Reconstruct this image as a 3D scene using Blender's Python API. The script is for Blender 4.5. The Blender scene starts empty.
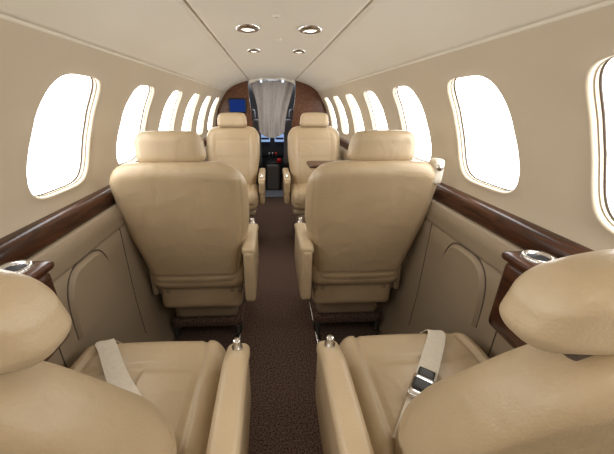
import bpy, math
import numpy as np
from mathutils import Vector

scene = bpy.context.scene
COL = scene.collection

# ------------------------------------------------------------------ materials
def new_mat(name, col, rough=0.5, metal=0.0, noise=0.0, nscale=20, bump=0.0, bscale=200, coat=0.0, spec=0.5, wrinkle=0.0):
    m = bpy.data.materials.new(name); m.use_nodes = True
    nt = m.node_tree; b = nt.nodes['Principled BSDF']
    b.inputs['Base Color'].default_value = (*col, 1)
    b.inputs['Roughness'].default_value = rough
    b.inputs['Metallic'].default_value = metal
    b.inputs['Specular IOR Level'].default_value = spec
    b.inputs['Coat Weight'].default_value = coat
    tc = nt.nodes.new('ShaderNodeTexCoord')
    if noise > 0:
        n = nt.nodes.new('ShaderNodeTexNoise'); n.inputs['Scale'].default_value = nscale
        n.inputs['Detail'].default_value = 4
        r = nt.nodes.new('ShaderNodeValToRGB')
        r.color_ramp.elements[0].position = 0.3; r.color_ramp.elements[1].position = 0.7
        r.color_ramp.elements[0].color = (*[c*(1-noise) for c in col], 1)
        r.color_ramp.elements[1].color = (*[min(1, c*(1+noise)) for c in col], 1)
        nt.links.new(tc.outputs['Object'], n.inputs['Vector'])
        nt.links.new(n.outputs['Fac'], r.inputs['Fac'])
        nt.links.new(r.outputs['Color'], b.inputs['Base Color'])
    if bump > 0:
        n2 = nt.nodes.new('ShaderNodeTexNoise'); n2.inputs['Scale'].default_value = bscale
        n2.inputs['Detail'].default_value = 3
        bp = nt.nodes.new('ShaderNodeBump'); bp.inputs['Strength'].default_value = bump
        bp.inputs['Distance'].default_value = 0.002
        nt.links.new(tc.outputs['Object'], n2.inputs['Vector'])
        nt.links.new(n2.outputs['Fac'], bp.inputs['Height'])
        if wrinkle > 0:
            n3 = nt.nodes.new('ShaderNodeTexNoise'); n3.inputs['Scale'].default_value = 9
            n3.inputs['Detail'].default_value = 2; n3.inputs['Distortion'].default_value = 0.8
            b3 = nt.nodes.new('ShaderNodeBump'); b3.inputs['Strength'].default_value = wrinkle
            b3.inputs['Distance'].default_value = 0.02
            nt.links.new(tc.outputs['Object'], n3.inputs['Vector'])
            nt.links.new(n3.outputs['Fac'], b3.inputs['Height'])
            nt.links.new(b3.outputs['Normal'], bp.inputs['Normal'])
        nt.links.new(bp.outputs['Normal'], b.inputs['Normal'])
    return m

def emis(name, col, s):
    m = bpy.data.materials.new(name); m.use_nodes = True
    nt = m.node_tree; nt.nodes.clear()
    o = nt.nodes.new('ShaderNodeOutputMaterial'); e = nt.nodes.new('ShaderNodeEmission')
    e.inputs['Color'].default_value = (*col, 1); e.inputs['Strength'].default_value = s
    nt.links.new(e.outputs[0], o.inputs[0]); return m

LEATHER = new_mat('seat_leather', (0.51, 0.395, 0.255), 0.34, noise=0.04, nscale=6, bump=0.35, bscale=260, wrinkle=0.28)
LEATHER_L = new_mat('headrest_leather', (0.56, 0.44, 0.29), 0.34, noise=0.03, nscale=6, bump=0.35, bscale=260, wrinkle=0.28)
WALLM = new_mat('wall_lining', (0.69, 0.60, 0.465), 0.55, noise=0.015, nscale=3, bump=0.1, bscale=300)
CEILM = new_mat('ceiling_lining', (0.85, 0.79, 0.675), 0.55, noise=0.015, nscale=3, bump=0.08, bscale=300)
PANELM = new_mat('sidewall_panel', (0.36, 0.285, 0.20), 0.5, noise=0.03, nscale=5, bump=0.2, bscale=250)
GASKET = new_mat('dark_gap', (0.12, 0.09, 0.07), 0.8, noise=0.05)
CHROME = new_mat('brushed_metal', (0.75, 0.73, 0.70), 0.25, metal=1.0, noise=0.03)
DARKM = new_mat('dark_metal', (0.06, 0.055, 0.05), 0.45, metal=0.4, noise=0.1)
BLACK = new_mat('black_plastic', (0.02, 0.02, 0.022), 0.5, noise=0.1)
BELT = new_mat('belt_webbing', (0.72, 0.65, 0.54), 0.7, noise=0.05, nscale=90, bump=0.5, bscale=500)
CURT = new_mat('curtain_fabric', (0.48, 0.45, 0.44), 0.85, noise=0.06, nscale=30, bump=0.3, bscale=400)
COCK = new_mat('cockpit_lining', (0.20, 0.19, 0.19), 0.7, noise=0.05)
MATM = new_mat('cockpit_floor_mat', (0.22, 0.24, 0.28), 0.7, noise=0.08, nscale=30)
REDM = new_mat('red_plastic', (0.7, 0.02, 0.02), 0.4, noise=0.05)

def wood_mat(name, c0, c1):
    m = bpy.data.materials.new(name); m.use_nodes = True
    nt = m.node_tree; b = nt.nodes['Principled BSDF']
    tc = nt.nodes.new('ShaderNodeTexCoord'); mp = nt.nodes.new('ShaderNodeMapping')
    mp.inputs['Scale'].default_value = (14, 2.0, 14)
    n = nt.nodes.new('ShaderNodeTexNoise'); n.inputs['Scale'].default_value = 4; n.inputs['Detail'].default_value = 6
    n.inputs['Distortion'].default_value = 1.2
    r = nt.nodes.new('ShaderNodeValToRGB')
    r.color_ramp.elements[0].position = 0.3; r.color_ramp.elements[0].color = (*c0, 1)
    r.color_ramp.elements[1].position = 0.7; r.color_ramp.elements[1].color = (*c1, 1)
    nt.links.new(tc.outputs['Object'], mp.inputs[0]); nt.links.new(mp.outputs[0], n.inputs['Vector'])
    nt.links.new(n.outputs['Fac'], r.inputs['Fac']); nt.links.new(r.outputs['Color'], b.inputs['Base Color'])
    b.inputs['Roughness'].default_value = 0.30; b.inputs['Coat Weight'].default_value = 0.12
    return m
WOOD = wood_mat('dark_walnut_veneer', (0.028, 0.009, 0.004), (0.11, 0.040, 0.017))
WOODP = wood_mat('partition_walnut', (0.06, 0.022, 0.010), (0.22, 0.09, 0.040))

def carpet_mat():
    m = bpy.data.materials.new('carpet'); m.use_nodes = True
    nt = m.node_tree; b = nt.nodes['Principled BSDF']
    tc = nt.nodes.new('ShaderNodeTexCoord')
    n = nt.nodes.new('ShaderNodeTexNoise'); n.inputs['Scale'].default_value = 150; n.inputs['Detail'].default_value = 4
    r = nt.nodes.new('ShaderNodeValToRGB')
    r.color_ramp.elements[0].position = 0.34; r.color_ramp.elements[0].color = (0.040, 0.023, 0.018, 1)
    r.color_ramp.elements[1].position = 0.68; r.color_ramp.elements[1].color = (0.22, 0.145, 0.112, 1)
    bp = nt.nodes.new('ShaderNodeBump'); bp.inputs['Strength'].default_value = 0.6; bp.inputs['Distance'].default_value = 0.004
    nt.links.new(tc.outputs['Object'], n.inputs['Vector'])
    nt.links.new(n.outputs['Fac'], r.inputs['Fac']); nt.links.new(r.outputs['Color'], b.inputs['Base Color'])
    nt.links.new(n.outputs['Fac'], bp.inputs['Height']); nt.links.new(bp.outputs['Normal'], b.inputs['Normal'])
    b.inputs['Roughness'].default_value = 0.95
    b.inputs['Specular IOR Level'].default_value = 0.12
    return m
CARPET = carpet_mat()

def pane_mat():
    # pleated window shade; its own emission stands in for daylight behind it
    m = bpy.data.materials.new('glowing_window_shade'); m.use_nodes = True
    nt = m.node_tree; nt.nodes.clear()
    o = nt.nodes.new('ShaderNodeOutputMaterial'); e = nt.nodes.new('ShaderNodeEmission')
    tc = nt.nodes.new('ShaderNodeTexCoord'); w = nt.nodes.new('ShaderNodeTexWave')
    w.bands_direction = 'Z'; w.inputs['Scale'].default_value = 16; w.inputs['Distortion'].default_value = 0
    r = nt.nodes.new('ShaderNodeValToRGB')
    r.color_ramp.elements[0].color = (0.80, 0.87, 0.95, 1); r.color_ramp.elements[1].color = (1, 0.99, 0.97, 1)
    r.color_ramp.elements[1].position = 0.6
    nt.links.new(tc.outputs['Object'], w.inputs['Vector']); nt.links.new(w.outputs['Fac'], r.inputs['Fac'])
    nt.links.new(r.outputs['Color'], e.inputs['Color']); e.inputs['Strength'].default_value = 6.2
    nt.links.new(e.outputs[0], o.inputs[0]); return m
PANE = pane_mat()
SCREEN = emis('blue_display', (0.015, 0.04, 0.18), 1.0)
SCREEN2 = emis('flight_display', (0.35, 0.5, 0.8), 0.9)
LAMPM = emis('lamp_lens', (1.0, 0.92, 0.78), 1.8)
LEDM = emis('cool_lamp_lens', (0.8, 0.9, 1.0), 2.0)

# ------------------------------------------------------------------ helpers
def empty(name, loc=(0, 0, 0), rotz=0):
    o = bpy.data.objects.new(name, None); COL.objects.link(o)
    o.location = loc; o.rotation_euler = (0, 0, rotz); o.empty_display_size = 0.1
    return o

def mk(name, verts, faces, mat, parent=None, loc=(0, 0, 0), smooth=True):
    me = bpy.data.meshes.new(name); me.from_pydata([tuple(v) for v in verts], [], faces); me.update()
    if smooth:
        me.polygons.foreach_set('use_smooth', [True]*len(me.polygons))
    me.materials.append(mat)
    import bmesh
    bm = bmesh.new(); bm.from_mesh(me); bmesh.ops.remove_doubles(bm, verts=bm.verts, dist=1e-6)
    bmesh.ops.recalc_face_normals(bm, faces=bm.faces); bm.to_mesh(me); bm.free()
    o = bpy.data.objects.new(name, me); COL.objects.link(o); o.location = loc
    if parent: o.parent = parent
    return o

MESHCACHE = {}
def softbox(name, size, r, mat, parent=None, loc=(0, 0, 0), n=12, fn=None, rot=(0, 0, 0), key=None):
    if key and key in MESHCACHE:
        o = bpy.data.objects.new(name, MESHCACHE[key]); COL.objects.link(o)
        o.location = loc; o.rotation_euler = rot
        if parent: o.parent = parent
        return o
    h = [s/2 for s in size]; r = min(r, *h)
    ts = [math.sin(math.pi/2*(-1+2*i/n))*0.6+(-1+2*i/n)*0.4 for i in range(n+1)]
    vid = {}; verts = []; faces = []
    def P(p):
        k = (round(p[0], 6), round(p[1], 6), round(p[2], 6))
        if k in vid: return vid[k]
        inn = [max(-(h[i]-r), min(h[i]-r, p[i])) for i in range(3)]
        d = [p[i]-inn[i] for i in range(3)]; L = math.sqrt(sum(x*x for x in d))
        q = [inn[i]+d[i]/L*r for i in range(3)] if L > 1e-9 else p
        if fn: q = fn(*q)
        vid[k] = len(verts); verts.append(tuple(q)); return vid[k]
    for ax in range(3):
        a, b = (ax+1) % 3, (ax+2) % 3
        for sg in (-1, 1):
            for i in range(n):
                for j in range(n):
                    q = []
                    for (u, v) in ((i, j), (i+1, j), (i+1, j+1), (i, j+1)):
                        p = [0, 0, 0]; p[ax] = sg*h[ax]; p[a] = ts[u]*h[a]; p[b] = ts[v]*h[b]
                        q.append(P(p))
                    if sg < 0: q.reverse()
                    faces.append(q)
    me = bpy.data.meshes.new(name); me.from_pydata(verts, [], faces)
    me.polygons.foreach_set('use_smooth', [True]*len(me.polygons)); me.materials.append(mat); me.update()
    if key: MESHCACHE[key] = me
    o = bpy.data.objects.new(name, me); COL.objects.link(o); o.location = loc; o.rotation_euler = rot
    if parent: o.parent = parent
    return o

def lathe(name, prof, mat, parent=None, loc=(0, 0, 0), rot=(0, 0, 0), n=28, sx=1, sy=1):
    verts = []; faces = []
    m = len(prof)
    for i in range(n):
        a = 2*math.pi*i/n
        for (r, z) in prof: verts.append((r*math.cos(a)*sx, r*math.sin(a)*sy, z))
    for i in range(n):
        for j in range(m-1):
            a = i*m+j; b = ((i+1) % n)*m+j
            faces.append((a, b, b+1, a+1))
    o = mk(name, verts, faces, mat, parent, loc); o.rotation_euler = rot
    return o

def tube(name, pts, rad, mat, parent=None, cyclic=False, loc=(0, 0, 0)):
    cu = bpy.data.curves.new(name, 'CURVE'); cu.dimensions = '3D'; cu.bevel_depth = rad; cu.bevel_resolution = 3
    s = cu.splines.new('POLY'); s.points.add(len(pts)-1)
    for i, p in enumerate(pts): s.points[i].co = (*p, 1)
    s.use_cyclic_u = cyclic
    cu.materials.append(mat)
    o = bpy.data.objects.new(name, cu); COL.objects.link(o); o.location = loc
    if parent: o.parent = parent
    return o

def g(d, w): return math.exp(-(d/w)**2)
def sstep(a, b, x):
    t = max(0, min(1, (x-a)/(b-a))); return t*t*(3-2*t)

def catmull(pts, k=10):
    P = [np.array(p, float) for p in pts]; P = [2*P[0]-P[1]]+P+[2*P[-1]-P[-2]]
    out = []
    for i in range(1, len(P)-2):
        for j in range(k):
            t = j/k
            out.append(0.5*((2*P[i])+(-P[i-1]+P[i+1])*t+(2*P[i-1]-5*P[i]+4*P[i+1]-P[i+2])*t*t+(-P[i-1]+3*P[i]-3*P[i+1]+P[i+2])*t**3))
    out.append(P[-2]); return np.array(out)

# ------------------------------------------------------------------ cabin shell
Y0, Y1 = -0.90, 4.10
PITCH = 0.53
CENT = [1.04+PITCH*k for k in range(-3, 6)]
WALLP = catmull([(.722, .880), (.724, .93), (.708, 1.05), (.668, 1.18), (.602, 1.30), (.560, 1.361)], 12)
seg = np.sqrt(((WALLP[1:]-WALLP[:-1])**2).sum(1)); S = np.concatenate([[0], np.cumsum(seg)]); STOT = S[-1]
def wp(s, off=0.0):
    s = max(0, min(STOT, s))
    x = np.interp(s, S, WALLP[:, 0]); z = np.interp(s, S, WALLP[:, 1])
    e = 0.004
    x2 = np.interp(min(STOT, s+e), S, WALLP[:, 0]); z2 = np.interp(min(STOT, s+e), S, WALLP[:, 1])
    x1 = np.interp(max(0, s-e), S, WALLP[:, 0]); z1 = np.interp(max(0, s-e), S, WALLP[:, 1])
    tx, tz = x2-x1, z2-z1; L = math.hypot(tx, tz)
    return x+tz/L*off, z-tx/L*off     # outward normal
SC = float(np.interp(1.119, WALLP[:, 1], S)); HH = 0.186; HW = 0.150

def build_wall(sd, nm):
    verts = []; faces = []; glist = []
    def add(y, s, off=0):
        x, z = wp(s, off); verts.append((sd*x, y, z)); return len(verts)-1
    def strip(ya, yb):
        K = 24; idx = []
        for k in range(K+1):
            s = STOT*k/K; idx.append((add(ya, s), add(yb, s)))
        for k in range(K): faces.append((idx[k][0], idx[k][1], idx[k+1][1], idx[k+1][0]))
    strip(Y0, CENT[0]-PITCH/2); strip(CENT[-1]+PITCH/2, Y1)
    for c in CENT:
        N = 24; bd = []
        for i in range(N): bd.append((-PITCH/2+PITCH*i/N, 0))
        for i in range(N): bd.append((PITCH/2, STOT*i/N))
        for i in range(N): bd.append((PITCH/2-PITCH*i/N, STOT))
        for i in range(N): bd.append((-PITCH/2, STOT*(1-i/N)))
        M = len(bd)
        def se(i, gx, off):
            y, s = bd[i]
            a = math.atan2((s-SC)/ (STOT/2), y/(PITCH/2))
            ca, sa = math.cos(a), math.sin(a); e = 2/4.3
            hw, hh = HW+gx, HH+gx
            yy = hw*math.copysign(abs(ca)**e, ca); ss = hh*math.copysign(abs(sa)**e, sa)
            yy *= 1.0-0.08*ss/hh; yy += 0.19*ss
            return (yy, SC+ss, off)
        rings = []
        rings.append([(bd[i][0], bd[i][1], 0) for i in range(M)])
        o1 = [se(i, 0.008, 0) for i in range(M)]
        for f in (0.3, 0.65):
            rings.append([tuple(rings[0][i][k]*(1-f)+o1[i][k]*f for k in range(3)) for i in range(M)])
        rings.append(o1)
        rings.append([se(i, 0.005, -0.002) for i in range(M)])
        rings.append([se(i, 0.001, 0.000) for i in range(M)])
        rings.append([se(i, -0.001, 0.006) for i in range(M)])
        rings.append([se(i, -0.002, 0.020) for i in range(M)])
        rings.append([se(i, -0.003, 0.034) for i in range(M)])
        prev = None
        for rg in rings:
            cur = [add(c+p[0], p[1], p[2]) for p in rg]
            if prev:
                for i in range(M):
                    j = (i+1) % M; faces.append((prev[i], prev[j], cur[j], cur[i]))
            prev = cur
        glist.append((c, [se(i, -0.003, 0.028) for i in range(M)]))
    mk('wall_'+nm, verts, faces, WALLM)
    return glist

wnum = 1
for sd, nm in ((-1, 'left'), (1, 'right')):
    gl = build_wall(sd, nm)
    for c, pts in gl:
        e = empty('window_%d' % wnum, (sd*0.74, c, 1.12)); wnum += 1
        V = []; F = []
        M = len(pts); R = 6
        for k in range(R+1):
            f = 1-k/R
            for (y, s, off) in pts:
                x, z = wp(SC+(s-SC)*f, off); V.append((sd*x-sd*0.74, y*f, z-1.12))
        for k in range(R):
            for i in range(M):
                j = (i+1) % M; F.append((k*M+i, k*M+j, (k+1)*M+j, (k+1)*M+i))
        mk('shade_pane', V, F, PANE, e)
        rim = []; rim2 = []
        for (y, s, off) in pts:
            x, z = wp(s, 0.024); rim.append((sd*x-sd*0.74, y, z-1.12))
            x, z = wp(s, 0.012); rim2.append((sd*x-sd*0.74, y, z-1.12))
        tube('window_seal', rim, 0.0025, GASKET, e, cyclic=True)
        tube('shade_track', rim2, 0.0012, PANELM, e, cyclic=True)

def extrude_profile(name, prof, mat, ya=Y0, yb=Y1, ny=1, parent=None):
    V = []; F = []; n = len(prof)
    for k in range(ny+1):
        y = ya+(yb-ya)*k/ny
        for (x, z) in prof: V.append((x, y, z))
    for k in range(ny):
        for i in range(n-1): F.append((k*n+i, k*n+i+1, (k+1)*n+i+1, (k+1)*n+i))
    return mk(name, V, F, mat, parent)

half = [(.560, 1.361), (.567, 1.366), (.564, 1.374), (.553, 1.370)]
c2 = [tuple(p) for p in catmull([(.553, 1.370), (.48, 1.418), (.39, 1.455), (.285, 1.484)], 8)]
half += c2[1:] + [(.283, 1.494), (.276, 1.496), (.270, 1.486)]
half += [tuple(p) for p in catmull([(.266, 1.484), (.19, 1.499), (.10, 1.507), (0, 1.510)], 6)]
full = half + [(-x, z) for (x, z) in reversed(half[:-1])]
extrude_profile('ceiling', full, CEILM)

wood_prof = [(.722, .886), (.703, .886), (.688, .881), (.680, .868), (.677, .832), (.680, .824), (.692, .822)]
low = [(.692, .823)] + [tuple(p) for p in catmull([(.682, .823), (.664, .814), (.652, .785), (.650, .745)], 6)]
low += [(.650, .738), (.656, .734), (.650, .730)] + [(.650, .66), (.648, .40), (.636, .2), (.60, .06), (.58, .0)]
for sd, nm in ((-1, 'left'), (1, 'right')):
    extrude_profile('trim_1' if sd < 0 else 'trim_2', [(sd*x, z) for x, z in wood_prof], WOOD)
    extrude_profile('baseboard_'+nm, [(sd*x, z) for x, z in low], PANELM)

# floor
mk('floor', [(-.64, Y0, 0), (.64, Y0, 0), (.64, 5.6, 0), (-.64, 5.6, 0), (-.64, Y0, -.03), (.64, Y0, -.03), (.64, 5.6, -.03), (-.64, 5.6, -.03)],
   [(0, 1, 2, 3), (7, 6, 5, 4), (0, 4, 5, 1), (1, 5, 6, 2), (2, 6, 7, 3), (3, 7, 4, 0)], CARPET, smooth=False)

# full cross section for bulkheads
sec = [(.58, 0), (.636, .2), (.65, .4), (.65, .74), (.69, .83), (.722, .88)] + [tuple(p) for p in WALLP[1:]] + half[3:]
def bulkhead(name, y, thick, mat):
    pts = sec + [(-x, z) for x, z in reversed(sec[:-1])]
    n = len(pts)
    V = [(x, y, z) for x, z in pts]+[(x, y+thick, z) for x, z in pts]
    F = [tuple(range(n)), tuple(reversed(range(n, 2*n)))]+[(i, (i+1) % n, n+(i+1) % n, n+i) for i in range(n)]
    return mk(name, V, F, mat, smooth=False)
bulkhead('wall_back', Y0-.04, .04, WALLM)

# front wall: two walnut partition panels either side of cockpit doorway with header
fw = empty('wall_front', (0, 4.05, 0))
DW = 0.235
for sd in (-1, 1):
    s2 = [(x, z) for x, z in sec if x > DW+.07]
    top = 1.482
    jam = [(DW+0.06*sstep(.7, 1.5, z), z) for z in (1.3, 1.1, .9, .7)]
    pts = [(DW, 0.0)] + s2 + [(DW+.06, top)] + jam
    n = len(pts); V = [(sd*x, 0, z) for x, z in pts]+[(sd*x, .05, z) for x, z in pts]
    F = [tuple(range(n)), tuple(reversed(range(n, 2*n)))]+[(i, (i+1) % n, n+(i+1) % n, n+i) for i in range(n)]
    mk('partition_panel', V, F, WOODP, fw, smooth=False)
    softbox('cabinet', (.34, .22, .78), .02, PANELM, fw, (sd*(.40), -.12, .40), n=6)
    softbox('cabinet_top', (.36, .24, .025), .008, WOOD, fw, (sd*(.40), -.12, .802), n=6)
# header arch
arch = [(math.sin(a)*0.30, 1.40+0.10*math.cos(a)) for a in np.linspace(-1.2, 1.2, 17)]
V = []; F = []
for (x, z) in arch: V += [(x, -.03, z), (x, -.03, 1.508), (x, .05, z), (x, .05, 1.508)]
for i in range(16):
    a = i*4; b = a+4
    F += [(a, b, b+1, a+1), (a+2, a+3, b+3, b+2), (a, a+2, b+2, b)]
mk('header_arch', V, F, CEILM, fw)
for x in (-.13, .13):
    lathe('header_lamp', [(0.0, 0), (.010, 0), (.014, .004), (.014, .012)], LEDM, fw, (x, -.035, 1.488-.9*x*x), rot=(math.radians(90), 0, 0), n=14)

# curtain
cu = empty('curtain', (0, 4.14, 0))
V = []; F = []; NX, NZ = 90, 26
for j in range(NZ+1):
    v = j/NZ; z = 1.48-v*0.60
    hw = .285*(1-v)+.17*v - .03*math.sin(v*math.pi)
    for i in range(NX+1):
        u = -1+2*i/NX
        fold = .012*math.sin(u*17+2*math.sin(v*2.3))*(0.4+.6*v)+.014*math.sin(u*8+v*4)
        sag = .05*v*v*(1-u*u)
        V.append((u*hw+.01*math.sin(v*5), fold, z-sag*1.5))
for j in range(NZ):
    for i in range(NX):
        a = j*(NX+1)+i; F.append((a, a+1, a+NX+2, a+NX+1))
mk('curtain_cloth', V, F, CURT, cu)
tube('curtain_rail', [(-.28, 0, 1.485), (.28, 0, 1.485)], .006, CHROME, cu)

# wall monitor (blue display) on left partition
mn = empty('wall_monitor', (-.43, 4.035, 1.20))
softbox('monitor_case', (.22, .03, .17), .01, BLACK, mn, (0, 0, 0), n=6)
mk('monitor_screen', [(-.095, -.0165, -.070), (.095, -.0165, -.070), (.095, -.0165, .070), (-.095, -.0165, .070)], [(0, 1, 2, 3)], SCREEN, mn, smooth=False)

# cockpit
extr = sec + [(-x, z) for x, z in reversed(sec[:-1])]
V = []; F = []; n = len(extr)
for k, (y, sc_) in enumerate(((4.10, 1.0), (4.7, .97), (5.2, .88), (5.6, .70))):
    for (x, z) in extr: V.append((x*sc_, y, .0+(z)*(.5+.5*sc_)))
for k in range(3):
    for i in range(n-1): F.append((k*n+i, k*n+i+1, (k+1)*n+i+1, (k+1)*n+i))
F.append(tuple(3*n+i for i in range(n)))
mk('wall_cockpit', V, F, COCK)
ip = empty('cockpit_instrument_panel', (0, 4.90, 0))
softbox('panel_board', (1.0, .10, .46), .03, BLACK, ip, (0, 0, .66), n=8, rot=(math.radians(-12), 0, 0))
softbox('glareshield', (1.05, .22, .05), .02, BLACK, ip, (0, -.04, .92), n=8)
for x in (-.32, -.11, .11, .32):
    softbox('display', (.15, .012, .12), .004, SCREEN2, ip, (x, -.082, .74), n=4, rot=(math.radians(-12), 0, 0))
    softbox('display_band', (.12, .012, .03), .004, BLACK, ip, (x, -.090, .73), n=4, rot=(math.radians(-12), 0, 0))
for i in range(7):
    for j in range(2):
        softbox('panel_knob', (.022, .014, .022), .007, CHROME, ip, (-.18+.06*i, -.05-.012*j, .62-.06*j), n=4)
softbox('center_pedestal', (.20, .40, .40), .03, COCK, ip, (0, -.26, .20), n=8)
softbox('pedestal_top', (.18, .36, .03), .01, BLACK, ip, (0, -.26, .41), n=6)
for i, x in enumerate((-.05, 0, .05)):
    tube('throttle_lever_%d' % i, [(x, -.26, .41), (x, -.29, .52)], .008, CHROME, ip)
    softbox('lever_knob_%d' % i, (.035, .03, .04), .012, REDM if i == 2 else CHROME, ip, (x, -.295, .53), n=5)
softbox('red_handle', (.07, .06, .06), .02, REDM, ip, (.09, -.42, .45), n=6)
fm = empty('cockpit_floor_mat', (0, 4.26, 0))
softbox('mat', (.44, .36, .016), .006, MATM, fm, (0, 0, .0085), n=5)
for sd in (-1, 1):
    ps = empty('pilot_seat', (sd*.34, 4.42, 0))
    softbox('pilot_seat_back', (.36, .10, .62), .045, COCK, ps, (0, 0, .72), n=8)
    softbox('pilot_seat_cushion', (.36, .34, .12), .045, COCK, ps, (0, .19, .42), n=8)
    softbox('pilot_headrest', (.22, .08, .14), .035, COCK, ps, (0, .0, 1.09), n=8)
    softbox('pilot_seat_base', (.26, .30, .36), .02, DARKM, ps, (0, .18, .18), n=5)
li = bpy.data.lights.new('cockpit_fill_light', 'POINT'); li.energy = 9; li.shadow_soft_size = .08; li.color = (.85, .92, 1)  # added fill with no fixture, brightens curtain and cockpit
lo = bpy.data.objects.new('cockpit_fill_light', li); COL.objects.link(lo); lo.location = (0, 4.55, 1.30)

# ------------------------------------------------------------------ seats
CL = .42   # cushion length
def zcush(x, y):
    return .020*(1-(x/.23)**2)*(1-(abs(y)/.22)**2.5)

def cush_fn(x, y, z):
    if z > -.02:
        k = sstep(-.02, .07, z)
        z += k*zcush(x, y)
        gr = 0
        gr = max(gr, g(y-.055, .006)*(1-sstep(.160, .172, abs(x))))
        gr = max(gr, g(abs(x)-.165, .006))
        gr = max(gr, g(x, .006)*(1-sstep(.050, .060, y)))
        z -= k*.011*gr
        z += k*.008*math.exp(-((abs(x)-.20)/.03)**2)
    if y > .14: z -= .018*((y-.14)/.07)**2 * (1 if z > 0 else .0)
    x *= 1 - .05*sstep(.08, .21, y)
    return x, y, z

def make_back(sd_depth, sd_exp, wscale, top_groove=1.0):
    def back_fn(x, y, z):
        hw = .25
        t = abs(x)/hw
        k = sstep(-.05, .32, z)
        z2 = z - k*sd_depth*t**sd_exp
        s = 1 - .21*sstep(.12, -.32, z)
        gr = 0
        msk = 1-sstep(.58, .66, t)
        if y < 0:     # rear shell
            y -= .016*(1-t*t)*(1-(z/.34)**2)
            gr = max(g(z+.235, .005), g(t-.90, .02)*sstep(-.25, -.2, z)*.5)
            y += .007*gr
        else:         # front pads
            gr = max(g(z-.05, .006)*msk, g(abs(x)-.155, .006)*(1-sstep(.22, .28, z)), g(z-.20, .006)*msk*top_groove)
            y -= .007*gr
            y += .02*math.exp(-((abs(x)-.20)/.045)**2)*sstep(-.3, -.1, z)*(1-sstep(.2, .3, z))
            y += .012*math.exp(-((z+.12)/.10)**2)
        y *= 1 - .22*sstep(-.1, .32, z)
        zz = z2+.32
        y += -(zz-.04)*.17 - .05*(zz/.64)**2
        return x*s*wscale, y, z2
    return back_fn
BACKS = {'std': make_back(.050, 5.0, 1.09), 'near': make_back(.28, 2.7, .95, 0.0), 'club': make_back(.05, 4, .98)}

def make_head(drop, ex):
    def head_fn(x, y, z):
        t = abs(x)/.135
        x *= 1 - .06*sstep(-.06, .065, z)
        z -= drop*t**ex*sstep(-.05, .05, z)
        y += -.25*z*0.4 + .012*t*t
        return x, y, z
    return head_fn
HEADS = {'std': make_head(.014, 4), 'near': make_head(.042, 2.6), 'club': make_head(.012, 4)}

def side_fn(x, y, z):
    if z < 0: z *= 1 - .18*sstep(.03, .19, y)
    z -= .03*sstep(.09, .20, y)*(1 if z > 0 else 0)
    return x, y, z

def ribbon(name, pts, w, mat, parent, side=(1, 0, 0), th=.003):
    P = catmull(pts, 8); V = []; F = []
    n = len(P)
    for i in range(n):
        a = P[max(0, i-1)]; b = P[min(n-1, i+1)]; t = Vector(b-a).normalized()
        up = Vector((0, 0, 1))
        s = t.cross(up)
        if s.length < .25: s = Vector(side)
        s.normalize(); nn = s.cross(t).normalized()
        p = Vector(P[i])
        for q in (p-s*w/2, p+s*w/2, p+s*w/2+nn*th, p-s*w/2+nn*th): V.append(tuple(q))
    for i in range(n-1):
        for k in range(4):
            F.append((i*4+k, i*4+(k+1) % 4, (i+1)*4+(k+1) % 4, (i+1)*4+k))
    F += [(0, 1, 2, 3), tuple((n-1)*4+k for k in (3, 2, 1, 0))]
    return mk(name, V, F, mat, parent, smooth=False)

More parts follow.
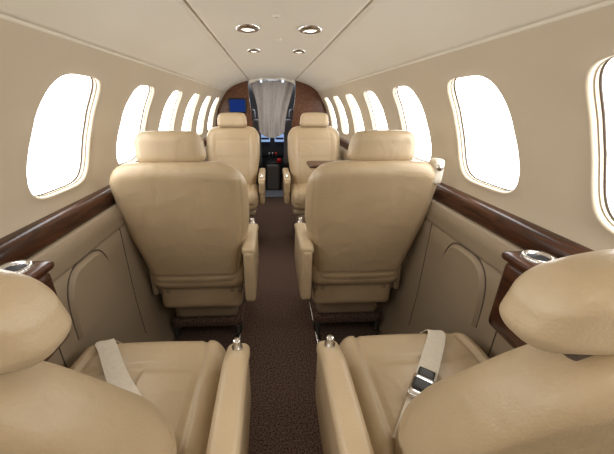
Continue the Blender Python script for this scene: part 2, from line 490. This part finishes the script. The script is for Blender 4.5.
def seat(loc, rotz, arm, belt=None, guide=False, kind='std', low=0.0, buckle=None, cs=0.0, ao=.262, bx=0.0, hx=0.0, hl=0.0):
    e = empty('airplane_seat', loc, rotz)
    softbox('seat_cushion', (.46, CL, .17), .06, LEATHER, e, (0, .205+cs, .430), n=56, fn=cush_fn, key='cush')
    softbox('seat_back', (.50, .135, .64), .062, LEATHER, e, (-arm*bx, .065, .68-low), n=56, fn=BACKS[kind], key='back'+kind)
    softbox('headrest', (.27, .085, .125), .036, LEATHER_L, e, (-arm*hx, -.062, 1.050-low-hl), n=30, fn=HEADS[kind], key='head'+kind)
    softbox('headrest_neck_shade', (.14, .03, .08), .01, GASKET, e, (-arm*hx, -.066, .985-low), n=5, key='neck_shade')  # dark neck block stands in for shade in the gap under the headrest
    softbox('armrest_side_panel', (.050, .40, .26), .018, LEATHER, e, (arm*ao, .09+cs, .485), n=20, fn=side_fn, key='arm')
    softbox('armrest_pad', (.062, .38, .046), .019, LEATHER_L, e, (arm*ao, .085+cs, .612), n=16, key='armpad',
            fn=lambda x, y, z: (x, y, z-.03*sstep(.08, .19, y)))
    lathe('recline_button', [(0, .026), (.008, .026), (.0105, .022), (.0105, .006), (.014, .004), (.014, -.006)], CHROME, e, (arm*ao, .235+cs, .618), n=20)
    softbox('outer_side_panel', (.03, .36, .15), .014, PANELM, e, (-arm*.222, .20+cs, .39), n=8, key='outp')
    softbox('rear_skirt', (.41, .10, .16), .03, LEATHER, e, (0, .08, .300), n=10, key='skirt')
    softbox('seat_pan', (.42, .36, .05), .015, PANELM, e, (0, .21+cs, .335), n=6, key='pan')
    softbox('pedestal', (.34, .30, .20), .02, PANELM, e, (0, .24, .215), n=6, key='ped')
    softbox('base_plate', (.38, .36, .05), .012, CARPET, e, (0, .25, .095), n=6, key='plate')
    for sx in (-1, 1):
        softbox('track_rail', (.025, .60, .020), .004, CHROME, e, (sx*.17, .2, .0102), n=4, key='rail')
        for yy in (.10, .38):
            softbox('track_foot', (.035, .06, .06), .01, DARKM, e, (sx*.17, yy, .048), n=4, key='foot')
    if belt:
        pts = []
        for (x, y) in belt:
            yl = y-.205-cs
            pts.append((x, y, .430+.085+zcush(x, yl)+.006 + .008*math.exp(-((abs(x)-.20)/.03)**2) - (.018*((yl-.14)/.07)**2 if yl > .14 else 0)))
        x, y = belt[0]
        pts = [(x, .424+cs, .40), (x, .420+cs, .47)]+pts
        ribbon('seat_belt', pts, .050, BELT, e)
        if buckle:
            k = buckle
            p = Vector(pts[k]); q = Vector(pts[k-1]); d = (p-q); ang = math.atan2(d.y, d.x)-math.pi/2
            softbox('belt_buckle', (.055, .075, .018), .007, CHROME, e, (p.x, p.y, p.z+.010), n=8, rot=(0, 0, ang))
            softbox('buckle_flap', (.046, .035, .008), .003, DARKM, e, (p.x, p.y, p.z+.021), n=5, rot=(0, 0, ang))
            softbox('buckle_tongue', (.040, .030, .006), .002, DARKM, e, (p.x-d.normalized().x*.055, p.y-d.normalized().y*.055, p.z+.010), n=5, rot=(0, 0, ang))
    if guide:
        sx = -arm*.250
        softbox('shoulder_belt_guide', (.045, .06, .10), .014, BELT, e, (sx, -.085, .955), n=8)
        lathe('guide_cap', [(0, .004), (.013, .003), (.015, -.004)], CHROME, e, (sx, -.117, .975), rot=(math.radians(90), 0, 0), n=16)
    return e

NB = .045
seat((-.400, .325, 0), 0, 1, belt=[(-.15, .40+NB-.02), (-.120, .34+NB), (-.04, .23+NB), (.03, .15+NB), (.09, .08+NB)], kind='near', low=.035, cs=NB+.005, ao=.275, bx=.04, hx=.0, hl=.018)
seat((.395, .325, 0), 0, -1, belt=[(.095, .38+NB), (.07, .33+NB), (-.01, .22+NB), (-.060, .155+NB), (-.11, .09+NB), (-.15, .04+NB)], kind='near', low=.035, buckle=5, cs=NB+.005, ao=.278, bx=.035, hx=-.01, hl=.018)
seat((-.395, 1.27, 0), 0, 1, hx=.025, bx=.006)
seat((.385, 1.27, 0), 0, -1, guide=True, hx=.03, bx=.006)
seat((-.375, 2.86, 0), math.pi, -1, kind='club', low=-.03)
seat((.375, 2.86, 0), math.pi, 1, kind='club', low=-.03)

# ------------------------------------------------------------------ side consoles
for sd in (-1, 1):
    e = empty('side_console', (sd*.60, .56, 0))
    softbox('console_body', (.10, .17, .20), .018, WOOD, e, (0, 0, .745), n=8)
    softbox('console_cap', (.112, .185, .022), .009, WOOD, e, (0, 0, .853), n=8)
    lathe('cup_holder', [(.024, -.002), (.026, .006), (.032, .008), (.034, .004), (.034, -.004)], CHROME, e, (0, .045, .864))
    lathe('cup_holder_well', [(0, .0008), (.026, .0012)], BLACK, e, (0, .045, .864))

# storage pockets on lower side panels
for sd in (-1, 1):
    for yc in (.91, 1.78):
        e = empty('side_pocket', (sd*.650, yc, 0))
        pts = []
        for a in np.linspace(0, math.pi, 33):
            c_, s_ = math.cos(a), math.sin(a)
            pts.append((0, -.12*math.copysign(abs(c_)**.6, c_), .51+.21*abs(s_)**.6))
        V = [(-sd*.012, p[1], p[2]) for p in pts]+[(sd*.002, p[1]*1.09, .51+(p[2]-.51)*1.07) for p in pts]
        n = len(pts); F = [tuple(range(n))]+[(i, i+1, n+i+1, n+i) for i in range(n-1)]+[(0, n, 2*n-1, n-1)]
        mk('pocket_panel', V, F, PANELM, e, smooth=False)
        tube('pocket_gap', [(sd*.0, p[1]*1.10, .51+(p[2]-.51)*1.08) for p in pts], .0025, GASKET, e)
    for k, yc in enumerate((.70, 1.16, 2.0, 2.46, 2.92)):
        e = empty('trim_%d' % (3+k+(0 if sd < 0 else 5)), (sd*.650, yc, 0))
        tube('panel_seam', [(sd*.0, 0, .735), (0, 0, .66), (-sd*.002, 0, .40), (-sd*.014, 0, .2)], .0022, GASKET, e)

# folding side table by the right club seat
e = empty('folding_table', (.46, 2.26, .79))
softbox('table_leaf', (.42, .24, .022), .009, WOOD, e, (0, 0, 0), n=8)
softbox('table_edge', (.424, .244, .012), .006, LEATHER, e, (0, 0, -.010), n=8)
softbox('table_bracket', (.05, .16, .05), .01, PANELM, e, (.165, 0, -.03), n=5)

# ------------------------------------------------------------------ ceiling fixtures
def ceil_z(x): return float(np.interp(abs(x), [p[0] for p in reversed(half[-19:])], [p[1] for p in reversed(half[-19:])]))
for (x, y, k) in ((-.12, 1.50, 1.1), (.15, 1.50, 1.1), (-.12, 2.05, .85), (.15, 2.05, .85), (-.12, .2, 1), (.15, .2, 1)):
    e = empty('ceiling_downlight', (x, y, ceil_z(x)-.001))
    lathe('bezel', [(.026*k, -.002), (.031*k, -.009), (.042*k, -.007), (.050*k, .0), (.050*k, .003)], CHROME, e, n=32, sx=1.0, sy=1.15)
    lathe('lens', [(0, -.010), (.016*k, -.009), (.027*k, -.002)], LAMPM, e, n=24)
for (x, y) in ((-.0, 1.10), (.0, 1.32), (.02, 1.75)):
    e = empty('ceiling_air_vent', (x, y, ceil_z(x)))
    lathe('vent_ring', [(.006, -.006), (.008, -.008), (.014, -.006), (.018, 0)], CEILM, e, n=20)
    lathe('vent_core', [(0, -.003), (.008, -.004)], GASKET, e, n=16)

# ------------------------------------------------------------------ light
w = bpy.data.worlds.new('daylight'); scene.world = w; w.use_nodes = True
w.node_tree.nodes['Background'].inputs[0].default_value = (.9, .95, 1, 1)
w.node_tree.nodes['Background'].inputs[1].default_value = 1.0
for (y, en) in ((-.35, 2.0), (2.4, 1.6), (3.5, 1.6)):  # added area fills without fixtures, lifting the cabin and front partitions
    li = bpy.data.lights.new('cabin_fill_light', 'AREA'); li.shape = 'RECTANGLE'; li.size = .35; li.size_y = .5
    li.energy = en; li.color = (1, .91, .78)
    lo = bpy.data.objects.new('cabin_fill_light', li); COL.objects.link(lo); lo.location = (0, y, 1.485)

# ------------------------------------------------------------------ camera
cam = bpy.data.cameras.new('camera'); co = bpy.data.objects.new('camera', cam); COL.objects.link(co)
co.location = (-.03, 0, 1.20)
co.rotation_euler = (math.radians(90-22), 0, math.radians(-2.5))
cam.lens = 17.6; cam.sensor_width = 36; cam.shift_x = 23/614; cam.clip_start = .02
scene.camera = co
scene.view_settings.view_transform = 'Standard'
scene.view_settings.look = 'None'
scene.view_settings.gamma = 0.90
